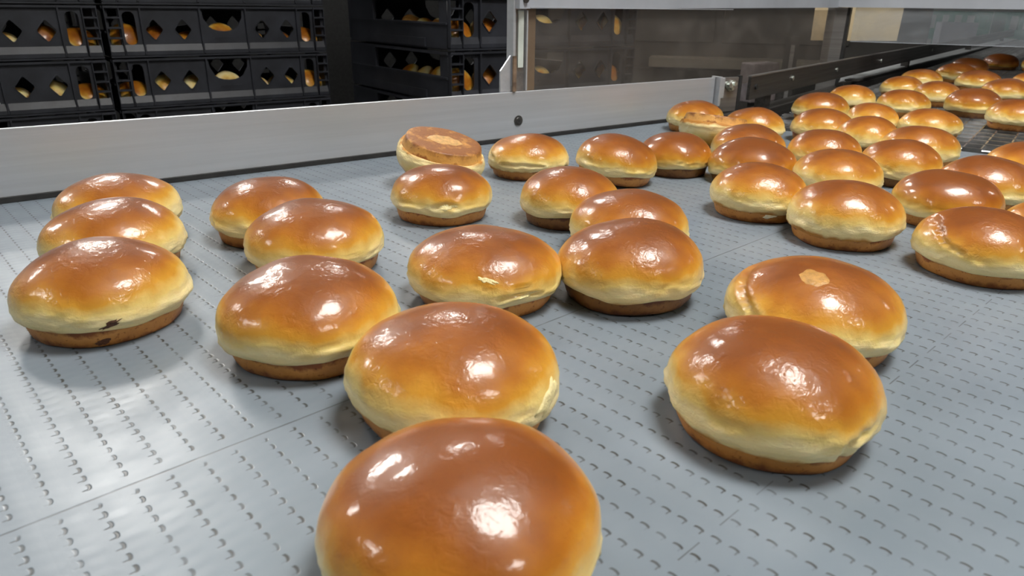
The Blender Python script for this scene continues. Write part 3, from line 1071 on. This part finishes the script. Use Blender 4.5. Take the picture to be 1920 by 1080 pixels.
MATS = {6: (M_CROWN_SMOOTH, M_BASE), 0: (M_CROWN, M_BASE), 1: (M_CROWN_PALE, M_BASE), 2: (M_CROWN, M_BASE_DARK), 3: (M_CROWN_DARK, M_BASE_DARK),
        4: (M_CROWN_DARK, M_BASE), 9: (M_CROWN_PALE, M_BASE_LIGHT), 5: (M_CROWN_SHADED, M_BASE_DARK)}
TILT = {1: (0, 2), 2: (0, 0), 14: (0, 0), 15: (2, 7), 7: (0, -2)}
GROOVES = {
    2: [([(-70, .22), (-69, .40)], .0022, .0024), ([(-69, .38), (-58, .44)], .002, .0010)],
    30: [([(150, .80), (170, .78), (-172, .70), (-160, .58), (-140, .50)], .0017, .0020)],
    3: [([(152, .82), (175, .74), (-162, .62), (-144, .48)], .0020, .0026)],
    6: [([(-96, .60), (-81, .50)], .0014, .0012), ([(-78, .38), (-62, .42), (-45, .36)], .0016, .0018), ([(-66, .50), (-54, .50)], .0013, .0012)],
    12: [([(-90, .42), (-79, .48), (-70, .42)], .0030, .0018)],
    37: [([(-120, .92), (-100, .70), (-88, .5)], .002, .0020)],
    14: [([(170, .8), (-170, .55), (-150, .5)], .0025, .0022), ([(-130, .4), (-95, .42), (-70, .36)], .002, .002)],
    42: [([(170, .8), (-170, .55), (-140, .5)], .0025, .0022)],
}
# mesh belt buns sit on the wires whose top lies at the belt height
for i, (x, y, r_, h_, lb, kind) in enumerate(BUNS):
    mats = MATS[kind]
    far = y > 1.3
    mc_, mb_ = bun_meshes(r_, h_, i + 1, seg=64 if far else 144, grooves=GROOVES.get(i, ()))
    e = empty('bun', (x, y, 0), 0, lb, 'bun', 'glazed buns riding on the conveyor')
    a = link('crown', mc_, mats[0], e)
    b = link('bottom_crust', mb_, mats[1], e)
    rot = Matrix.Identity(3)
    if i == 13:
        rot = Matrix.Rotation(R(13), 3, 'Y') @ Matrix.Rotation(R(8), 3, 'X') @ Matrix.Rotation(math.pi, 3, 'X') @ rot
    elif i == 53:
        rot = Matrix.Rotation(R(7), 3, 'Y') @ Matrix.Rotation(R(-7), 3, 'X') @ Matrix.Rotation(math.pi, 3, 'X') @ rot
    elif i in TILT:
        rot = Matrix.Rotation(R(TILT[i][1]), 3, 'Y') @ Matrix.Rotation(R(TILT[i][0]), 3, 'X') @ rot
    place(e, rot, x, y, (a, b), 0.0)
    e['_i'] = i
    BUNS[i] = BUNS[i] + (e, a, b)


from mathutils.bvhtree import BVHTree


def surf_part(e, host, name, cdir, a, b, ang, m, seed, lift=0.0004, label=None, jag=0.25):
    """thin irregular patch following the bun's own surface; cdir points from the bun's core, in its own axes"""
    bv = BVHTree.FromPolygons([v.co for v in host.data.vertices], [p.vertices for p in host.data.polygons])
    core = Vector((0, 0, 0.018))
    d = Vector(cdir).normalized()
    hit = bv.ray_cast(core + d * 0.2, -d)
    c, n = hit[0], hit[1]
    if n.dot(d) < 0:
        n = -n
    t = Vector((0, 0, 1)).cross(n)
    t = t.normalized() if t.length > 1e-4 else Vector((1, 0, 0))
    up = n.cross(t)
    ca, sa = math.cos(R(ang)), math.sin(R(ang))
    t, up = t * ca + up * sa, up * ca - t * sa
    rn = random.Random(seed)
    K, J = 28, 5
    wob = [1 + jag * (noise.noise(Vector((math.cos(6.283 * k / K) * 2.2, math.sin(6.283 * k / K) * 2.2, seed * 5.1))) * 2) for k in range(K)]
    bm = bmesh.new()

    def at(p, l):
        dd = (p - core).normalized()
        h2 = bv.ray_cast(core + dd * 0.2, -dd)
        q = h2[0] if h2[0] is not None else p
        return bm.verts.new(q + dd * l)
    rings = []
    for j in range(1, J + 1):
        f = j / J
        l = lift * (1 - f ** 4) - (0.0003 if j == J else 0)
        rings.append([at(c + (t * math.cos(6.283185 * k / K) * a + up * math.sin(6.283185 * k / K) * b) * f * wob[k], l) for k in range(K)])
    cv = at(c, lift)
    for k in range(K):
        bm.faces.new((cv, rings[0][k], rings[0][(k + 1) % K]))
    for r0_, r1_ in zip(rings, rings[1:]):
        for k in range(K):
            q = (k + 1) % K
            bm.faces.new((r0_[k], r1_[k], r1_[q], r0_[q]))
    # closed underside inside the bun
    lowv = [bm.verts.new(v.co - d * 0.0012) for v in rings[-1]]
    for k in range(K):
        q = (k + 1) % K
        bm.faces.new((rings[-1][k], lowv[k], lowv[q], rings[-1][q]))
    bm.faces.new(lowv)
    o = link(name, mesh(bm, name, True), m, e)
    return tag(o, label)


def az(a, z, rr=1.0):
    return (math.cos(R(a)) * rr, math.sin(R(a)) * rr, z)


def bpart(i, host, *a, **k):
    return surf_part(BUNS[i][6], BUNS[i][host], *a, **k)


bpart(23, 8, 'white_flake', az(-92, -0.22), 0.0068, 0.0030, 6, M_FLAKE, 3, lift=0.0012, label='white dough flake')
bpart(5, 7, 'burnt_crack', az(-58, -0.02), 0.0075, 0.0020, 25, M_BURN, 5, lift=0.0003, label='dark burnt crack', jag=0.35)
bpart(5, 8, 'burnt_spot', az(-66, -0.30), 0.0055, 0.0024, 15, M_BURN, 8, lift=0.0003, label='dark burnt spot', jag=0.35)
bpart(3, 7, 'pale_spot', (-0.0099, -0.0175, 0.0300), 0.0094, 0.0100, 20, M_SPOT, 4, lift=0.00025, label='pale round spot', jag=0.12)
bpart(6, 7, 'torn_fold', az(-87, 0.26), 0.0085, 0.0018, -22, M_TORN, 6, lift=0.0003, label='pale torn fold', jag=0.5)
bpart(6, 7, 'torn_fold', az(-58, 0.02), 0.0090, 0.0022, 18, M_TORN, 9, lift=0.0004, label='pale torn fold', jag=0.6)
bpart(12, 7, 'torn_fold', az(-80, 0.06), 0.0085, 0.0030, 4, M_TORN, 11, lift=0.0003, label='pale torn dimple', jag=0.5)
bpart(13, 8, 'pale_ring', (0.001, -0.002, -0.03), 0.021, 0.015, 10, M_RING, 12, lift=0.0003, label='pale shiny swirl', jag=0.12)
bpart(36, 7, 'torn_fold', az(-40, 0.05), 0.0080, 0.0022, 12, M_TORN, 13, lift=0.0004, label='pale torn fold', jag=0.5)
bpart(1, 7, 'torn_side', az(-28, 0.10), 0.012, 0.0050, 32, M_TORN, 14, lift=0.0010, label='pale torn side', jag=0.3)

# ------------------------------------------------------------------ crate stacks and the buns inside
cd = Vector((math.cos(R(37.2)), math.sin(R(37.2)), 0))
PA = Vector((-1.212, 2.196, 0)) - cd * CW
PB = Vector((-1.200, 2.210, 0))
PC = Vector((-0.187, 2.136, 0))
small = []
for k in range(5):
    rr_, hh_ = 0.047, 0.047
    small.append(bun_meshes(rr_, hh_, 200 + k, seg=32, rough=0.8))
for a, b in small:
    # one mesh per small bun: crown and bottom share it, two material slots
    pass


def join_small(k):
    a, b = small[k]
    bm = bmesh.new()
    bm.from_mesh(a)
    n = len(bm.faces)
    bm.from_mesh(b)
    for i, f in enumerate(bm.faces):
        f.material_index = 0 if i < n else 1
        f.smooth = True
    me = bpy.data.meshes.new('bun')
    bm.to_mesh(me)
    bm.free()
    me.materials.append([M_CROWN_PALE, M_CROWN_YELLOW, M_CROWN, M_CROWN_YELLOW, M_CROWN_PALE][k])
    me.materials.append(M_BASE_LIGHT)
    return me


SM = [join_small(k) for k in range(5)]


def crate_bun(o0, ang, sx, z, lx, ly, tx, ty, label, group, k=None):
    rn = random
    me = SM[rn.randrange(5) if k is None else k]
    o = link('bun', me)
    tag(o, label, 'bun', group)
    rot = Matrix.Rotation(ang, 3, 'Z') @ Matrix.Rotation(R(ty), 3, 'Y') @ Matrix.Rotation(R(tx), 3, 'X') @ Matrix.Rotation(rn.uniform(0, 6.28), 3, 'Z')
    p = Matrix.Rotation(ang, 3, 'Z') @ Vector((lx * sx, ly, 0))
    place(o, rot, o0.x + p.x, o0.y + p.y, (o,), z + 0.0062)
    return o


TA = math.atan2(cd.y, cd.x)
stacks = [
    ('left', PA, TA, 0.183, 1.0, 'at the far left'),
    ('middle', PB, TA, 0.183, 1.0, 'in the middle stack'),
    ('right', PC, R(36.2), 0.2205, 1.09, 'in the turned stack at right'),
]
pos_names = ['topmost', 'second from top', 'third from top', 'fourth from top', 'fifth from top', 'sixth from top', 'seventh from top', 'eighth from top', 'ninth from top', 'next to lowest', 'lowest']
old_ = ['topmost', 'second from top', 'third from top', 'fourth from top', 'fifth from top', 'sixth from top', 'seventh from top', 'lowest']
for nm, o0, ang, ztop, sx, where in stacks:
    for k in range(-3, 8):
        z = ztop - 0.15 * k
        crate(o0, ang, z, 'black plastic bread crate with diamond holes, %s in the %s stack' % (pos_names[k + 3], {'left': 'far left', 'middle': 'middle', 'right': 'turned right'}[nm]),
              'black bread crates stacked behind the rail', sx, 1.13 if nm == 'right' else 1.0)
    zl = ztop - 0.15 * 7
    dl = empty('crate_dolly', (o0.x, o0.y, FZ), ang, 'wheeled black dolly under the %s crate stack' % {'left': 'far left', 'middle': 'middle', 'right': 'turned right'}[nm], 'dolly', 'crate dollies')
    boxes('deck', [(0.01, CW * sx - 0.01, 0.01, CD - 0.01, 0.05, zl - FZ)], M_BLACK, dl)
    for wx in (0.08, CW - 0.08):
        for wy in (0.08, CD - 0.08):
            bm = bmesh.new()
            add_cyl(bm, (wx - 0.012, wy, 0.025), (wx + 0.012, wy, 0.025), 0.025, 16)
            link('wheel', mesh(bm), M_BLACKRUB, dl)

L_ = 'golden bun inside the %s black crate of the %s stack'


def fill(o0, ang, sx, z, xs, label, group, jitter=1.0):
    for lx in xs:
        mid = abs(lx - CW / 2) < 0.03
        crate_bun(o0, ang, sx, z, lx, 0.066 + random.uniform(0, 0.008), random.uniform(62, 80) if mid else random.uniform(20, 72), random.uniform(-16, 16), label, group)


xs7 = [0.055 + 0.0945 * k for k in range(7)]
G_ = 'buns in the %s crate of the %s stack'
for k, nmk in ((1, 'fifth'), (2, 'sixth')):
    fill(PA, TA, 1.0, 0.183 - 0.15 * k, xs7[2:], L_ % (nmk, 'far left'), G_ % (nmk, 'far left'))
for k, nmk in ((1, 'fifth'), (2, 'sixth'), (3, 'seventh')):
    fill(PB, TA, 1.0, 0.183 - 0.15 * k, xs7, L_ % (nmk, 'middle'), G_ % (nmk, 'middle'))
for k, nmk in ((1, 'fifth'), (2, 'sixth'), (3, 'seventh')):
    fill(PC, R(36.2), 1.09, 0.2205 - 0.15 * k, xs7 if k < 3 else xs7[:3], L_ % (nmk, 'turned right'), G_ % (nmk, 'turned right'))
    for q, ly in enumerate((0.168, 0.266, 0.364)):
        crate_bun(PC, R(36.2), 1.09, 0.2205 - 0.15 * k, 0.068, ly, random.uniform(-20, 20), random.choice((-62, -48, 40, 55)),
                  L_ % (nmk, 'turned right'), G_ % (nmk, 'turned right'))

cb = empty('dark_backing', (-1.75, 3.05, FZ), R(38), 'tall dark backing added behind the black crate stacks', 'cabinet')  # added backing so the crate holes and the gap between stacks stay dark
boxes('body', [(-1.3, 2.9, 0.45, 0.6, 0.0, 2.2)], M_BLACKRUB, cb)
boxes('plinth', [(-1.28, 2.43, 0.43, 0.45, 0.0, 0.1)], M_BLACK, cb)

# printed letter on a crate at the far left
cu = bpy.data.curves.new('letter', 'FONT')
cu.body = 's'
cu.size = 0.034
cu.extrude = 0.0004
tmp = bpy.data.objects.new('tmp', cu)
COL.objects.link(tmp)
dg = bpy.context.evaluated_depsgraph_get()
me = bpy.data.meshes.new_from_object(tmp.evaluated_get(dg))
bpy.data.objects.remove(tmp)
host = [o for o in COL.objects if o.name.startswith('bread_crate') and 'sixth from top in the far left' in o.get('label', '')][0]
lt = link('printed_letter', me, M_LETTER, host)
lt.location = (CW / 2 + 0.045, 0.0074, 0.034)
lt.rotation_euler = (math.pi / 2, 0, 0)
tag(lt, 'white printed letter')

for o in COL.objects:
    if '_i' in o:
        del o['_i']
